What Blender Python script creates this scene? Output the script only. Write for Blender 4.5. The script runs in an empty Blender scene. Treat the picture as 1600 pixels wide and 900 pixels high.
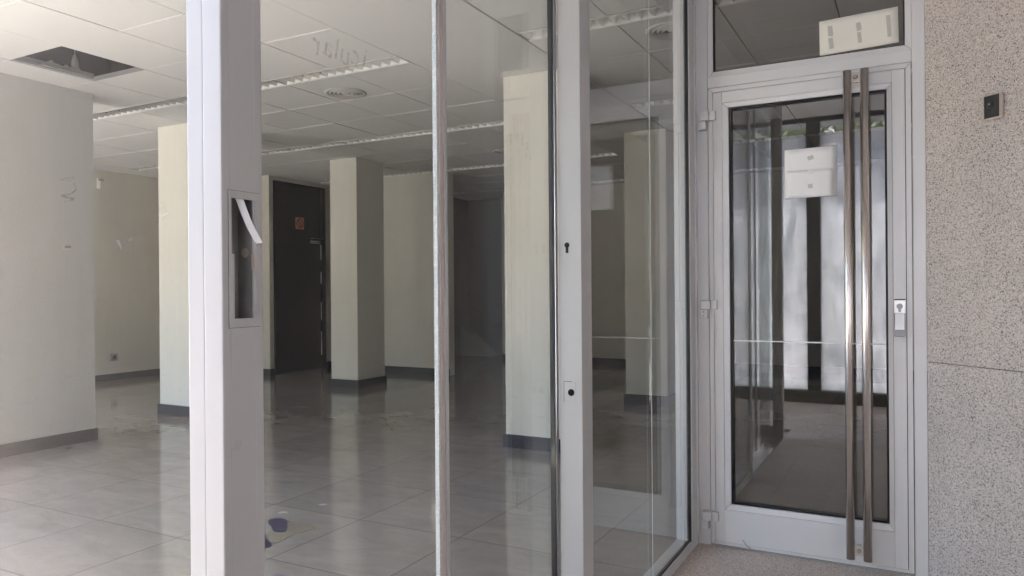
import bpy, bmesh, math, random
from mathutils import Vector, Matrix, noise as mnoise
random.seed(7)
C = bpy.context.scene.collection
sc = bpy.context.scene
R = math.radians

# ------------------------------------------------------------------ camera
yaw, pitch, roll = R(28.118), R(-0.0257), R(-0.4445)
EYE = Vector((0, 0, 1.17))
F = Vector((-math.sin(yaw), math.cos(yaw), 0)); Rt = Vector((math.cos(yaw), math.sin(yaw), 0)); U = Vector((0, 0, 1))
F2 = F*math.cos(pitch) + U*math.sin(pitch); U2 = U*math.cos(pitch) - F*math.sin(pitch)
R3 = Rt*math.cos(roll) + U2*math.sin(roll); U3 = U2*math.cos(roll) - Rt*math.sin(roll)
cam = bpy.data.cameras.new('camera'); cam.sensor_width = 36; cam.lens = 1163.8/1600*36
cam.clip_start = 0.02; cam.clip_end = 2000
co = bpy.data.objects.new('camera', cam); C.objects.link(co)
co.matrix_world = Matrix(((R3.x, U3.x, -F2.x, EYE.x), (R3.y, U3.y, -F2.y, EYE.y), (R3.z, U3.z, -F2.z, EYE.z), (0, 0, 0, 1)))
sc.camera = co

# ------------------------------------------------------------------ light
SUN_EL, SUN_AZ = 74, 185            # azimuth clockwise from +Y
w = bpy.data.worlds.new('World'); sc.world = w; w.use_nodes = True
nt = w.node_tree; nt.nodes.clear()
sky = nt.nodes.new('ShaderNodeTexSky'); sky.sky_type = 'NISHITA'; sky.sun_disc = False; sky.dust_density = 3.0
sky.sun_elevation = R(SUN_EL); sky.sun_rotation = R(SUN_AZ)
bg = nt.nodes.new('ShaderNodeBackground'); bg.inputs[1].default_value = 0.15
wo = nt.nodes.new('ShaderNodeOutputWorld')
nt.links.new(sky.outputs[0], bg.inputs[0]); nt.links.new(bg.outputs[0], wo.inputs[0])
sl = bpy.data.lights.new('sun', 'SUN'); sl.energy = 2.6; sl.angle = R(0.53); sl.color = (1, .98, .95)
so = bpy.data.objects.new('sun', sl); C.objects.link(so)
sd = Vector((math.sin(R(SUN_AZ))*math.cos(R(SUN_EL)), math.cos(R(SUN_AZ))*math.cos(R(SUN_EL)), math.sin(R(SUN_EL))))
so.rotation_euler = sd.to_track_quat('Z', 'Y').to_euler(); so.location = sd*40
sc.view_settings.view_transform = 'Standard'; sc.view_settings.look = 'None'
sc.view_settings.exposure = 4.15; sc.view_settings.gamma = 1; sc.view_settings.use_curve_mapping = False
sc.render.engine = 'CYCLES'
cy = sc.cycles
cy.max_bounces = 14; cy.diffuse_bounces = 6; cy.glossy_bounces = 6; cy.transmission_bounces = 6
cy.transparent_max_bounces = 24; cy.caustics_reflective = False; cy.caustics_refractive = False
cy.sample_clamp_indirect = 6; cy.use_denoising = True

# ------------------------------------------------------------------ materials
def mat(name):
    m = bpy.data.materials.new(name); m.use_nodes = True
    n = m.node_tree.nodes; return m, n, m.node_tree.links, n['Principled BSDF']
def setp(p, col=None, rough=None, metal=None, spec=None):
    if col is not None: p.inputs['Base Color'].default_value = (*col, 1)
    if rough is not None: p.inputs['Roughness'].default_value = rough
    if metal is not None: p.inputs['Metallic'].default_value = metal
    if spec is not None: p.inputs['Specular IOR Level'].default_value = spec
def coords(n, l, scale=(1, 1, 1), loc=(0, 0, 0)):
    t = n.new('ShaderNodeTexCoord'); mp = n.new('ShaderNodeMapping')
    mp.inputs['Scale'].default_value = scale; mp.inputs['Location'].default_value = loc
    l.new(t.outputs['Object'], mp.inputs[0]); return mp.outputs[0]
def noise(n, l, vec, scale, detail=4, rough=.55, dist=0):
    t = n.new('ShaderNodeTexNoise'); t.inputs['Scale'].default_value = scale
    t.inputs['Detail'].default_value = detail; t.inputs['Roughness'].default_value = rough
    t.inputs['Distortion'].default_value = dist
    l.new(vec, t.inputs['Vector']); return t.outputs['Fac']
def ramp(n, l, fac, stops, interp='LINEAR'):
    r = n.new('ShaderNodeValToRGB'); cr = r.color_ramp; cr.interpolation = interp
    while len(cr.elements) < len(stops): cr.elements.new(.5)
    for e, (p, c) in zip(cr.elements, stops):
        e.position = p; e.color = (*c, 1) if len(c) == 3 else c
    l.new(fac, r.inputs[0]); return r.outputs[0]
def mixc(n, l, fac, a, b, mode='MIX'):
    m = n.new('ShaderNodeMix'); m.data_type = 'RGBA'; m.blend_type = mode
    for s, v in ((m.inputs[0], fac), (m.inputs[6], a), (m.inputs[7], b)):
        if hasattr(v, 'links'): l.new(v, s)
        else: s.default_value = v if isinstance(v, (int, float)) else ((*v, 1) if len(v) == 3 else v)
    return m.outputs[2]
def math_(n, l, op, a, b=0):
    m = n.new('ShaderNodeMath'); m.operation = op
    for s, v in ((m.inputs[0], a), (m.inputs[1], b)):
        if hasattr(v, 'links'): l.new(v, s)
        else: s.default_value = v
    return m.outputs[0]
def bump(n, l, p, h, strength, dist=.01):
    b = n.new('ShaderNodeBump'); b.inputs['Strength'].default_value = strength; b.inputs['Distance'].default_value = dist
    l.new(h, b.inputs['Height']); l.new(b.outputs[0], p.inputs['Normal'])

def simple(name, col, rough=.5, metal=0, spec=.5, var=.12, vscale=3, bmp=0, bscale=200):
    m, n, l, p = mat(name); setp(p, col, rough, metal, spec)
    v = coords(n, l)
    f = noise(n, l, v, vscale, 5)
    c = mixc(n, l, f, tuple(x*(1-var) for x in col), tuple(min(1, x*(1+var)) for x in col))
    l.new(c, p.inputs['Base Color'])
    r = math_(n, l, 'MULTIPLY_ADD', noise(n, l, v, vscale*6, 4), .16)
    r.node.inputs[2].default_value = rough-.08
    l.new(r, p.inputs['Roughness'])
    if bmp: bump(n, l, p, noise(n, l, v, bscale, 3), bmp, .004)
    return m
M = {}
def plaster(name, col, bmp=.25):
    m, n, l, p = mat(name); setp(p, col, .75, 0, .3)
    v = coords(n, l)
    f = noise(n, l, v, 1.3, 6, .6)
    c = mixc(n, l, f, tuple(x*.88 for x in col), tuple(x*1.07 for x in col))
    vs = coords(n, l, (6, 6, .7))
    s = ramp(n, l, noise(n, l, vs, 2.2, 6, .65), [(.38, (.86, .85, .82)), (.6, (1, 1, 1))])
    c = mixc(n, l, .2, c, s, 'MULTIPLY')
    sc_ = ramp(n, l, noise(n, l, v, 9, 8, .7), [(.27, (.7, .68, .65)), (.33, (1, 1, 1))])
    c = mixc(n, l, .6, c, sc_, 'MULTIPLY')
    tcz = n.new('ShaderNodeTexCoord'); sz = n.new('ShaderNodeSeparateXYZ'); l.new(tcz.outputs['Object'], sz.inputs[0])
    mr = n.new('ShaderNodeMapRange'); mr.inputs[1].default_value = .1; mr.inputs[2].default_value = .95; mr.inputs[3].default_value = .75; mr.inputs[4].default_value = 0
    l.new(sz.outputs[2], mr.inputs[0])
    sk = ramp(n, l, noise(n, l, coords(n, l, (3, 3, 11)), 2.6, 8, .72, .4), [(.60, (0, 0, 0)), (.68, (1, 1, 1))])
    c = mixc(n, l, math_(n, l, 'MULTIPLY', sk, mr.outputs[0]), c, tuple(x*.66 for x in col))
    l.new(c, p.inputs['Base Color'])
    bump(n, l, p, noise(n, l, v, 95, 4, .6), bmp, .006)
    return m
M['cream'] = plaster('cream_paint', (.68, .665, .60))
M['white_wall'] = plaster('white_gritty_paint', (.60, .595, .58), .5)
M['shaded_cream'] = plaster('shaded_cream_paint', (.61, .59, .525))  # the cream paint again, with shade put into its colour
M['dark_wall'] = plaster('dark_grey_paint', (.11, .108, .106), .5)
M['soffit'] = plaster('soffit_plaster', (.55, .54, .53))
M['tile'] = simple('ceiling_board', (.70, .70, .70), .85, var=.05, vscale=.9, bmp=.2, bscale=160)
M['void'] = simple('void_dark', (.018, .014, .012), .9)
M['skirt'] = simple('skirting_grey', (.024, .030, .042), .42, spec=.3, var=.25, vscale=8)
M['black_door'] = simple('black_paint', (.006, .0063, .0075), .65, spec=.08, var=.35, vscale=5, bmp=.1, bscale=40)
M['alu'] = None
def alu(name, col, rough, metal, brush=(60, 60, .6)):
    m, n, l, p = mat(name); setp(p, col, rough, metal, .5)
    v = coords(n, l); vb = coords(n, l, brush)
    f = noise(n, l, v, 2.1, 6, .6)
    c = mixc(n, l, f, tuple(x*.93 for x in col), tuple(min(1, x*1.05) for x in col))
    d = ramp(n, l, noise(n, l, v, 14, 8, .7), [(.28, (.62, .6, .57)), (.36, (1, 1, 1))])
    c = mixc(n, l, .35, c, d, 'MULTIPLY')
    l.new(c, p.inputs['Base Color'])
    r = math_(n, l, 'MULTIPLY_ADD', noise(n, l, vb, 3, 4), .2); r.node.inputs[2].default_value = rough-.1
    l.new(r, p.inputs['Roughness'])
    bump(n, l, p, noise(n, l, vb, 8, 3), .04, .002)
    return m
M['alu'] = alu('anodised_aluminium', (.495, .494, .49), .45, .12)
M['alu_door'] = alu('satin_aluminium_door', (.66, .66, .665), .45, .25)
M['alu_in'] = alu('raw_aluminium', (.40, .39, .39), .5, .5)
M['steel'], _n, _l, _p = mat('brushed_steel'); setp(_p, (.76, .70, .665), .26, 1.0)
M['chrome'] = simple('bright_steel', (.72, .72, .74), .15, 1, var=.05)
M['lock_metal'] = simple('satin_lock', (.78, .78, .78), .3, .6, var=.05)
M['reflector'] = simple('reflector_white_metal', (.95, .95, .94), .35, .35, var=.02)
M['louvre'] = simple('louvre_aluminium', (.80, .79, .78), .3, .75, var=.03)
M['white_metal'] = simple('white_metal', (.78, .77, .76), .45, var=.05)
M['diffuser_metal'] = simple('diffuser_grey_white', (.55, .545, .54), .5, var=.05)
M['grey_metal'] = simple('grey_metal', (.33, .33, .34), .5, .3)
M['gasket'] = simple('black_rubber', (.008, .008, .009), .5, var=.2)
M['black'] = simple('black_plastic', (.012, .012, .014), .35, var=.2)
M['hole'] = simple('hole_dark', (.004, .004, .004), .8)
M['white_plastic'] = simple('white_plastic', (.90, .90, .90), .35, var=.03)
M['paper'] = simple('white_paper', (.84, .84, .85), .8, var=.04, vscale=14, bmp=.1, bscale=30)
M['cream_paper'] = simple('cream_paper', (.74, .73, .66), .8, var=.04, vscale=12)
M['tape'] = simple('grey_tape', (.48, .48, .44), .5, var=.15, vscale=60)
M['beige'] = simple('beige_metal', (.56, .49, .43), .4, .3)
M['orange'] = simple('orange_sign', (.62, .22, .10), .5)
M['seal'] = simple('clear_seal', (.55, .46, .43), .35, var=.2, vscale=30)
M['purple'] = simple('purple_film', (.055, .047, .085), .45, var=.5, vscale=25)
M['tan'] = simple('tan_stain', (.25, .212, .165), .3, var=.25, vscale=14)
M['lining'] = simple('shaded_cavity_metal', (.24, .235, .23), .6, .1, var=.3, vscale=30)  # metal darkened so its colour carries the shade inside the cut-out
M['plug'] = simple('filler_plug', (.46, .42, .33), .7)
M['fibre'] = simple('torn_fibre', (.34, .32, .30), .95, var=.3, vscale=30, bmp=.6, bscale=90)
M['concrete'] = plaster('concrete', (.42, .41, .39))
M['bark'] = simple('bark', (.11, .08, .055), .9, var=.4, vscale=9)
M['leaf'] = simple('leaf', (.10, .135, .045), .55, var=.5, vscale=2)
M['asphalt'] = simple('asphalt', (.055, .055, .055), .9, var=.3, vscale=2)

def glass_mat(name, tint, r0, dust_haze=.02):
    m, n, l, p = mat(name); n.remove(p); out = n['Material Output']
    tr = n.new('ShaderNodeBsdfTransparent'); tr.inputs[0].default_value = (*tint, 1)
    gl = n.new('ShaderNodeBsdfGlossy'); gl.inputs['Roughness'].default_value = 0; gl.inputs[0].default_value = (.97, .98, 1, 1)
    lw = n.new('ShaderNodeLayerWeight'); lw.inputs[0].default_value = .5
    f5 = math_(n, l, 'POWER', lw.outputs['Facing'], 5.0)
    fr = math_(n, l, 'MULTIPLY_ADD', f5, 1-r0); fr.node.inputs[2].default_value = r0
    mx = n.new('ShaderNodeMixShader'); l.new(fr, mx.inputs[0]); l.new(tr.outputs[0], mx.inputs[1]); l.new(gl.outputs[0], mx.inputs[2])
    df = n.new('ShaderNodeBsdfDiffuse'); df.inputs[0].default_value = (.7, .7, .68, 1)
    v = coords(n, l); vs = coords(n, l, (3, 3, .8))
    d = ramp(n, l, noise(n, l, vs, 2.4, 7, .7), [(.42, (0, 0, 0)), (.75, (1, 1, 1))])
    dd = math_(n, l, 'MULTIPLY_ADD', d, dust_haze); dd.node.inputs[2].default_value = dust_haze*.35  # diffuse layer for dust, also stands in for reflected haze on the panes
    m2 = n.new('ShaderNodeMixShader'); l.new(dd, m2.inputs[0]); l.new(mx.outputs[0], m2.inputs[1]); l.new(df.outputs[0], m2.inputs[2])
    l.new(m2.outputs[0], out.inputs[0]); return m
M['glass'] = glass_mat('clear_glass', (.95, .966, .957), .022, .006)
M['door_glass'] = glass_mat('tinted_door_glass', (.70, .70, .69), .14, .012)
M['transom_glass'] = glass_mat('tinted_transom_glass', (.72, .715, .71), .05, .02)

def edge_glass():
    m, n, l, p = mat('polished_glass_edge'); setp(p, (.7, .76, .75), .12, 0, .8)
    v = coords(n, l)
    vo = n.new('ShaderNodeTexVoronoi'); vo.inputs['Scale'].default_value = 170; l.new(v, vo.inputs['Vector'])
    c = ramp(n, l, vo.outputs['Distance'], [(.12, (.76, .79, .79)), (.45, (.58, .63, .62))]); l.new(c, p.inputs['Base Color'])  # sparkle of the bevelled edge put into the colour as pale dots
    bump(n, l, p, vo.outputs['Distance'], .6, .002); return m
M['edge'] = edge_glass(); M['joint'] = simple('clear_silicone_joint', (.85, .86, .84), .3)
def residue(name, col, a):
    m, n, l, p = mat(name); n.remove(p); out = n['Material Output']
    tr = n.new('ShaderNodeBsdfTransparent'); df = n.new('ShaderNodeBsdfDiffuse'); df.inputs[0].default_value = (*col, 1)
    f = noise(n, l, coords(n, l), 70, 5, .7)
    k = ramp(n, l, f, [(.40, (0, 0, 0)), (.62, (a, a, a))])
    mx = n.new('ShaderNodeMixShader'); l.new(k, mx.inputs[0]); l.new(tr.outputs[0], mx.inputs[1]); l.new(df.outputs[0], mx.inputs[2])
    l.new(mx.outputs[0], out.inputs[0]); return m
M['residue_dark'] = residue('glue_residue_dark', (.16, .15, .14), .22)
M['residue_light'] = residue('glue_residue_light', (.75, .75, .74), .22)
def whitewash():
    m, n, l, p = mat('whitewashed_glass'); n.remove(p); out = n['Material Output']
    vs = coords(n, l, (5, 5, .8)); v = coords(n, l)
    f = noise(n, l, vs, 3.2, 9, .75, .6)
    g = noise(n, l, v, 3.0, 7, .7)
    k = ramp(n, l, math_(n, l, 'MULTIPLY', math_(n, l, 'ADD', f, g), .5), [(.37, (.34, .36, .38)), (.5, (.56, .57, .58)), (.62, (.70, .71, .72))])
    tl = n.new('ShaderNodeBsdfTranslucent'); l.new(k, tl.inputs[0])
    df = n.new('ShaderNodeBsdfDiffuse'); l.new(k, df.inputs[0])
    mx = n.new('ShaderNodeMixShader'); mx.inputs[0].default_value = .22
    l.new(tl.outputs[0], mx.inputs[1]); l.new(df.outputs[0], mx.inputs[2]); l.new(mx.outputs[0], out.inputs[0]); return m
M['whitewash'] = whitewash()

def tile_floor():
    m, n, l, p = mat('polished_floor_tile'); setp(p, (.3, .28, .26), .12, 0, .75)
    tc = n.new('ShaderNodeTexCoord'); sx = n.new('ShaderNodeSeparateXYZ'); l.new(tc.outputs['Object'], sx.inputs[0])
    def line(o, off, per, wd):
        a = math_(n, l, 'ADD', o, -off+per*50); b = math_(n, l, 'MODULO', a, per)
        c = math_(n, l, 'SUBTRACT', b, per/2); d = math_(n, l, 'ABSOLUTE', c)
        return math_(n, l, 'GREATER_THAN', d, per/2-wd)
    g = math_(n, l, 'MAXIMUM', line(sx.outputs[0], -3.06, .5945, .0023), line(sx.outputs[1], 2.355, .606, .0023))
    fx = math_(n, l, 'FLOOR', math_(n, l, 'DIVIDE', math_(n, l, 'ADD', sx.outputs[0], 3.06), .5945))
    fy = math_(n, l, 'FLOOR', math_(n, l, 'DIVIDE', math_(n, l, 'ADD', sx.outputs[1], -2.355), .606))
    cx = n.new('ShaderNodeCombineXYZ'); l.new(fx, cx.inputs[0]); l.new(fy, cx.inputs[1])
    wn = n.new('ShaderNodeTexWhiteNoise'); l.new(cx.outputs[0], wn.inputs['Vector'])
    v = tc.outputs['Object']
    va = n.new('ShaderNodeVectorMath'); va.operation = 'MULTIPLY_ADD'
    l.new(wn.outputs['Color'], va.inputs[0]); va.inputs[1].default_value = (9, 9, 9); l.new(v, va.inputs[2])
    mp = n.new('ShaderNodeMapping'); mp.inputs['Scale'].default_value = (1.4, 3.4, 1); l.new(va.outputs[0], mp.inputs[0])
    st = noise(n, l, mp.outputs[0], 2.2, 9, .68, .7)
    c = ramp(n, l, st, [(.3, (.245, .218, .197)), (.5, (.295, .263, .238)), (.72, (.345, .308, .28))])
    tv = math_(n, l, 'MULTIPLY_ADD', wn.outputs['Value'], .12); tv.node.inputs[2].default_value = .94
    hs = n.new('ShaderNodeHueSaturation'); l.new(tv, hs.inputs['Value']); l.new(c, hs.inputs['Color']); c = hs.outputs[0]
    # grime where nobody has mopped: patches towards the back of the shop
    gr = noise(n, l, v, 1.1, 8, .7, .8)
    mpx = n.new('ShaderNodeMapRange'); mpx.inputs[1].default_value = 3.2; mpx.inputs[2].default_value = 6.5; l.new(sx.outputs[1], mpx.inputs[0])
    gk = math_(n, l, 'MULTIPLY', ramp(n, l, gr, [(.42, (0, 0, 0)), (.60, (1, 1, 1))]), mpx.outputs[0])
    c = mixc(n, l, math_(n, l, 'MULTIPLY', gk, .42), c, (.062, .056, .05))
    dm = ramp(n, l, noise(n, l, v, 7, 8, .75), [(.56, (1, 1, 1)), (.68, (.72, .71, .7))])
    c = mixc(n, l, .5, c, dm, 'MULTIPLY')
    c = mixc(n, l, g, c, (.05, .044, .04)); l.new(c, p.inputs['Base Color'])
    rr = math_(n, l, 'MULTIPLY_ADD', noise(n, l, v, 3.1, 7, .7), .10); rr.node.inputs[2].default_value = .015
    rr = math_(n, l, 'ADD', rr, math_(n, l, 'MULTIPLY', gk, .12))
    rr = math_(n, l, 'MAXIMUM', rr, math_(n, l, 'MULTIPLY', g, .6)); l.new(rr, p.inputs['Roughness'])
    h = noise(n, l, v, 4, 2, .5); bump(n, l, p, h, .018, .004)
    sg_ = math_(n, l, 'MULTIPLY_ADD', g, -.72); sg_.node.inputs[2].default_value = .75; l.new(sg_, p.inputs['Specular IOR Level'])
    return m
M['floor'] = tile_floor()

def granite(name, base, dark, pink, sc_=1.0, rough=.6):
    m, n, l, p = mat(name); setp(p, base, rough, 0, .35)
    v = coords(n, l)
    vo = n.new('ShaderNodeTexVoronoi'); vo.inputs['Scale'].default_value = 280*sc_; l.new(v, vo.inputs['Vector'])
    sep = n.new('ShaderNodeSeparateColor'); l.new(vo.outputs['Color'], sep.inputs[0])
    c = ramp(n, l, sep.outputs[0], [(0, dark), (.075, tuple(x*.6 for x in base)), (.2, tuple(x*.85 for x in base)), (.45, base), (.75, pink), (.92, tuple(min(1, x*1.2) for x in base))], 'CONSTANT')
    c2 = ramp(n, l, noise(n, l, v, 150*sc_, 3, .6), [(.36, (.70, .69, .68)), (.46, (1, 1, 1)), (.62, (1.06, 1.06, 1.06))])
    c = mixc(n, l, .7, c, c2, 'MULTIPLY')
    vo2 = n.new('ShaderNodeTexVoronoi'); vo2.inputs['Scale'].default_value = 60*sc_; l.new(v, vo2.inputs['Vector'])
    sp = ramp(n, l, vo2.outputs['Distance'], [(.10, (.42, .40, .38)), (.17, (1, 1, 1))])
    c = mixc(n, l, .35, c, sp, 'MULTIPLY')
    cl = ramp(n, l, noise(n, l, v, 2.5, 5, .6), [(.3, (.88, .87, .86)), (.7, (1.08, 1.06, 1.04))])
    c = mixc(n, l, .8, c, cl, 'MULTIPLY')
    l.new(c, p.inputs['Base Color']); bump(n, l, p, sep.outputs[1], .12, .002); return m
M['granite'] = granite('pink_grey_granite', (.585, .537, .506), (.17, .155, .146), (.59, .53, .497))
M['paving'] = granite('beige_granite_paving', (.62, .545, .495), (.28, .24, .21), (.62, .53, .475), 1.1, .75)
M['plinth'] = granite('dark_granite', (.09, .085, .08), (.02, .02, .02), (.10, .09, .085), 1.0, .5)
M['street'] = simple('street_paving', (.45, .45, .45), .85, var=.15, vscale=1.2)
M['render'] = plaster('street_render', (.52, .45, .36))
M['win_dark'] = simple('window_dark', (.03, .035, .04), .1)

# ------------------------------------------------------------------ builders
class MB:
    def __init__(s): s.bm = bmesh.new()
    def box(s, x0, x1, y0, y1, z0, z1, bev=0):
        vs = [s.bm.verts.new(p) for p in ((x0, y0, z0), (x1, y0, z0), (x1, y1, z0), (x0, y1, z0), (x0, y0, z1), (x1, y0, z1), (x1, y1, z1), (x0, y1, z1))]
        fs = [s.bm.faces.new([vs[i] for i in f]) for f in ((0, 3, 2, 1), (4, 5, 6, 7), (0, 1, 5, 4), (1, 2, 6, 5), (2, 3, 7, 6), (3, 0, 4, 7))]
        if bev:
            es = list({e for f in fs for e in f.edges})
            bmesh.ops.bevel(s.bm, geom=es, offset=bev, segments=2, affect='EDGES', profile=.6)
        return s
    def prism(s, poly, axis, a, b):
        """extrude a 2-D polygon along axis from a to b; poly in the other two axes' order"""
        def P(u, v, t): return {'x': (t, u, v), 'y': (u, t, v), 'z': (u, v, t)}[axis]
        A = [s.bm.verts.new(P(u, v, a)) for u, v in poly]; B = [s.bm.verts.new(P(u, v, b)) for u, v in poly]
        n = len(poly)
        s.bm.faces.new(A); s.bm.faces.new(B[::-1])
        for i in range(n): s.bm.faces.new((A[i], A[(i+1) % n], B[(i+1) % n], B[i]))
        return s
    def quad(s, *ps): s.bm.faces.new([s.bm.verts.new(p) for p in ps]); return s
    def cyl(s, p, q, r, seg=20, r2=None, cap=True):
        p = Vector(p); q = Vector(q); d = (q-p).normalized()
        a = d.orthogonal().normalized(); b = d.cross(a); r2 = r if r2 is None else r2
        A = [s.bm.verts.new(p+(a*math.cos(t)+b*math.sin(t))*r) for t in [2*math.pi*i/seg for i in range(seg)]]
        B = [s.bm.verts.new(q+(a*math.cos(t)+b*math.sin(t))*r2) for t in [2*math.pi*i/seg for i in range(seg)]]
        for i in range(seg):
            f = s.bm.faces.new((A[i], A[(i+1) % seg], B[(i+1) % seg], B[i])); f.smooth = True
        if cap: s.bm.faces.new(A[::-1]); s.bm.faces.new(B)
        return s
    def lathe(s, prof, c, seg=40):
        c = Vector(c); rings = []
        for r, z in prof:
            rings.append([s.bm.verts.new(c+Vector((r*math.cos(2*math.pi*i/seg), r*math.sin(2*math.pi*i/seg), z))) for i in range(seg)])
        for a, b in zip(rings, rings[1:]):
            for i in range(seg):
                f = s.bm.faces.new((a[i], a[(i+1) % seg], b[(i+1) % seg], b[i])); f.smooth = True
        return s
    def build(s, name, m, parent=None):
        bmesh.ops.recalc_face_normals(s.bm, faces=s.bm.faces)
        me = bpy.data.meshes.new(name)
        if parent is not None:
            off = parent_loc(parent)
            bmesh.ops.translate(s.bm, verts=s.bm.verts, vec=-off)
        s.bm.to_mesh(me); s.bm.free()
        o = bpy.data.objects.new(name, me); C.objects.link(o)
        me.materials.append(M[m] if isinstance(m, str) else m)
        if parent is not None: o.parent = parent
        return o
def parent_loc(o):
    v = Vector((0, 0, 0))
    while o: v += o.location; o = o.parent
    return v
def tag(o, label, cat, group=None):
    o['label'] = label; o['category'] = cat
    if group: o['group'] = group
    return o
def struct(o, kind='structure'): o['kind'] = kind; return o
def thing(name, label, cat, loc=(0, 0, 0), group=None):
    o = bpy.data.objects.new(name, None); C.objects.link(o); o.location = loc; o.empty_display_size = .1
    return tag(o, label, cat, group)
def ray(x, y): return F2 + R3*((x-800)/1163.8) - U3*((y-450)/1163.8)
def onX(x, y, X): d = ray(x, y); return EYE + d*(X/d.x)
def onY(x, y, Y): d = ray(x, y); return EYE + d*(Y/d.y)
def onZ(x, y, Z): d = ray(x, y); return EYE + d*((Z-EYE.z)/d.z)
def copy_tree(o, loc):
    r = o.copy(); C.objects.link(r); r.location = loc
    for ch in list(o.children):
        c = ch.copy(); C.objects.link(c); c.parent = r
        for g in ch.children:
            d = g.copy(); C.objects.link(d); d.parent = c
    return r

CZ = 2.72            # shop ceiling
XF = -.857           # outer plane of the glazed side wall
YD = 3.39            # plane of the entrance door
YF = .742            # street face of the shopfront

# ------------------------------------------------------------------ ground, floor, ceiling
struct(MB().quad((-400, -400, -.16), (400, -400, -.16), (400, 400, -.16), (-400, 400, -.16)).build('ground', 'street'))
struct(MB().box(-400, 400, -14, -5.4, -.158, -.154).build('road', 'asphalt'))
struct(MB().box(-14, 6, -5, YF-.02, -.15, -.03).box(-.857, 6, YF-.02, YD+.02, -.15, -.03).build('pavement_base', 'concrete'))
pv = MB()
xs = [-12.4+.8*i for i in range(24)]
ys = [-5.0+.6*i for i in range(30)]
for x in [-.405+.8*i for i in range(-16, 9)]:
    for j in range(-14, 1):
        y1 = YD+.02+.6*j; y0 = y1-.6
        x0, x1 = x, x+.8
        if x0 > 6: continue
        if y1 > YF+.1:
            if x1 < -.9: continue
            x0 = max(x0, -.86)
        elif y0 < YF-.02 < y1: pass
        if y1 > YF-.02 and x0 < -.86: y1 = YF-.02
        pv.box(x0+.001, x1-.001, y0+.001, y1-.001, -.031, 0)
struct(pv.build('pavement', 'paving'))
struct(MB().quad((-9.6, YF, 0), (XF-.01, YF, 0), (XF-.01, YD+.02, 0), (-9.6, YD+.02, 0)).quad((-9.6, YD+.02, 0), (1, YD+.02, 0), (1, 12, 0), (-9.6, 12, 0)).build('floor', 'floor'))

XL = [-9.335+.575*i for i in range(12)]; XL[-1] = -3.01
XR = [-2.11, -1.52, -.93, -.35, .24, .83]
YB = [[.8, 1.12, 1.69, 2.27, 2.825, 3.41, 4.02], [4.19, 4.77, 5.365, 6.05], [6.22, 6.80, 7.40, 8.15], [8.32, 8.90, 9.5, 10.2], [10.37, 10.95, 11.5]]
ce = MB(); gridb = MB()
gx, gy = .0032, .0024
for band in YB:
    for y0, y1 in zip(band, band[1:]):
        for lst in (XL, XR):
            for x0, x1 in zip(lst, lst[1:]):
                if abs(x0+5.31) < .02 and abs(y0-2.825) < .01: continue        # the missing board
                dz = random.uniform(0, .0035)
                ce.box(x0+gx, x1-gx, y0+gy, y1-gy, CZ+dz, CZ+.015+dz, .0012)
ce.box(-3.01+gx, -2.11-gx*2, .8, 11.5, CZ+.001, CZ+.016)
for ya, yb in ((4.02, 4.19), (6.05, 6.22), (8.15, 8.32), (10.2, 10.37)):
    x0 = -9.335
    xe = -8.76 if ya < 7 else -7.61
    ce.box(x0, xe-gx, ya+gy, yb-gy, CZ, CZ+.015)
    ce.box(.245, .83, ya+gy, yb-gy, CZ, CZ+.015)
struct(ce.build('ceiling', 'tile'))
# light metal runners that show as thin pale lines
rn = MB()
for y in (1.69, 2.27, 2.825, 3.41, 4.77, 5.365, 6.80, 7.40, 8.9, 9.5):
    for lst in (XL, XR):
        for x0, x1 in zip(lst, lst[1:]):
            if (abs(x0+5.31) < .02 and y in (2.825, 3.41)): continue
            if mnoise.noise((x0*1.7, y*2.1, 0)) > -.05: rn.box(x0+.012, x1-.012, y-.0035, y+.0035, CZ-.0025, CZ+.001)
struct(rn.build('ceiling_runner', 'white_metal'))
struct(MB().box(-9.5, 1, .8, 11.5, CZ+.05+.33, CZ+.45).build('ceiling_slab', 'void'))
struct(MB().box(-9.335, .83, .8, 11.5, CZ+.10, CZ+.104).box(-9.5, 1, .79, .80, CZ, CZ+.4).build('ceiling_void', 'void')) if False else None
struct(MB().box(-2.12, 6, -1.45, YF, CZ+.13, CZ+.5).box(XF-.1, 6, YF, YD+.06, CZ+.13, CZ+.5).build('soffit', 'soffit'))
struct(MB().box(-14, -2.12, YF, 12.2, CZ+.46, CZ+6).box(-2.12, 6, -1.45, 12.2, CZ+.5, CZ+6).build('added_upper_storey', 'concrete'))  # unseen mass overhead, added to keep sky and sun out

# ------------------------------------------------------------------ interior walls and columns
def wall(name, label, x0, x1, y0, y1, m, sk=None, z1=CZ+.3):
    t = thing(name, label, 'wall', ((x0+x1)/2, (y0+y1)/2, 0))
    MB().box(x0, x1, y0, y1, 0, z1).build('wall_face', m, t)
    if sk:
        b = MB()
        e = .014
        for s in sk:
            if s == '+x': b.box(x1+.0005, x1+e, y0-e, y1+e, .0, .092, .002)
            if s == '-y': b.box(x0-e, x1+e, y0-e, y0-.0005, .0, .0915, .002)
            if s == '-x': b.box(x0-e, x0-.0005, y0-e, y1+e, .0, .0915, .002)
        b.build('skirting', 'skirt', t)
    return t
wall('partition_wall', 'pale gritty partition wall at the left with dark skirting, nearest the street window', -6.0, -5.66, 1.35, 3.62, 'white_wall', ['+x'])
wall('far_wall', 'shaded cream wall with a small socket, seen between the near partition and the first column', -9.6, -9.15, .8, 7.4, 'shaded_cream', ['+x'])
wall('door_wall', 'cream wall holding the black door, behind the free-standing column', -9.2, -7.66, 7.36, 11.4, 'shaded_cream', ['+x', '-y'])
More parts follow.
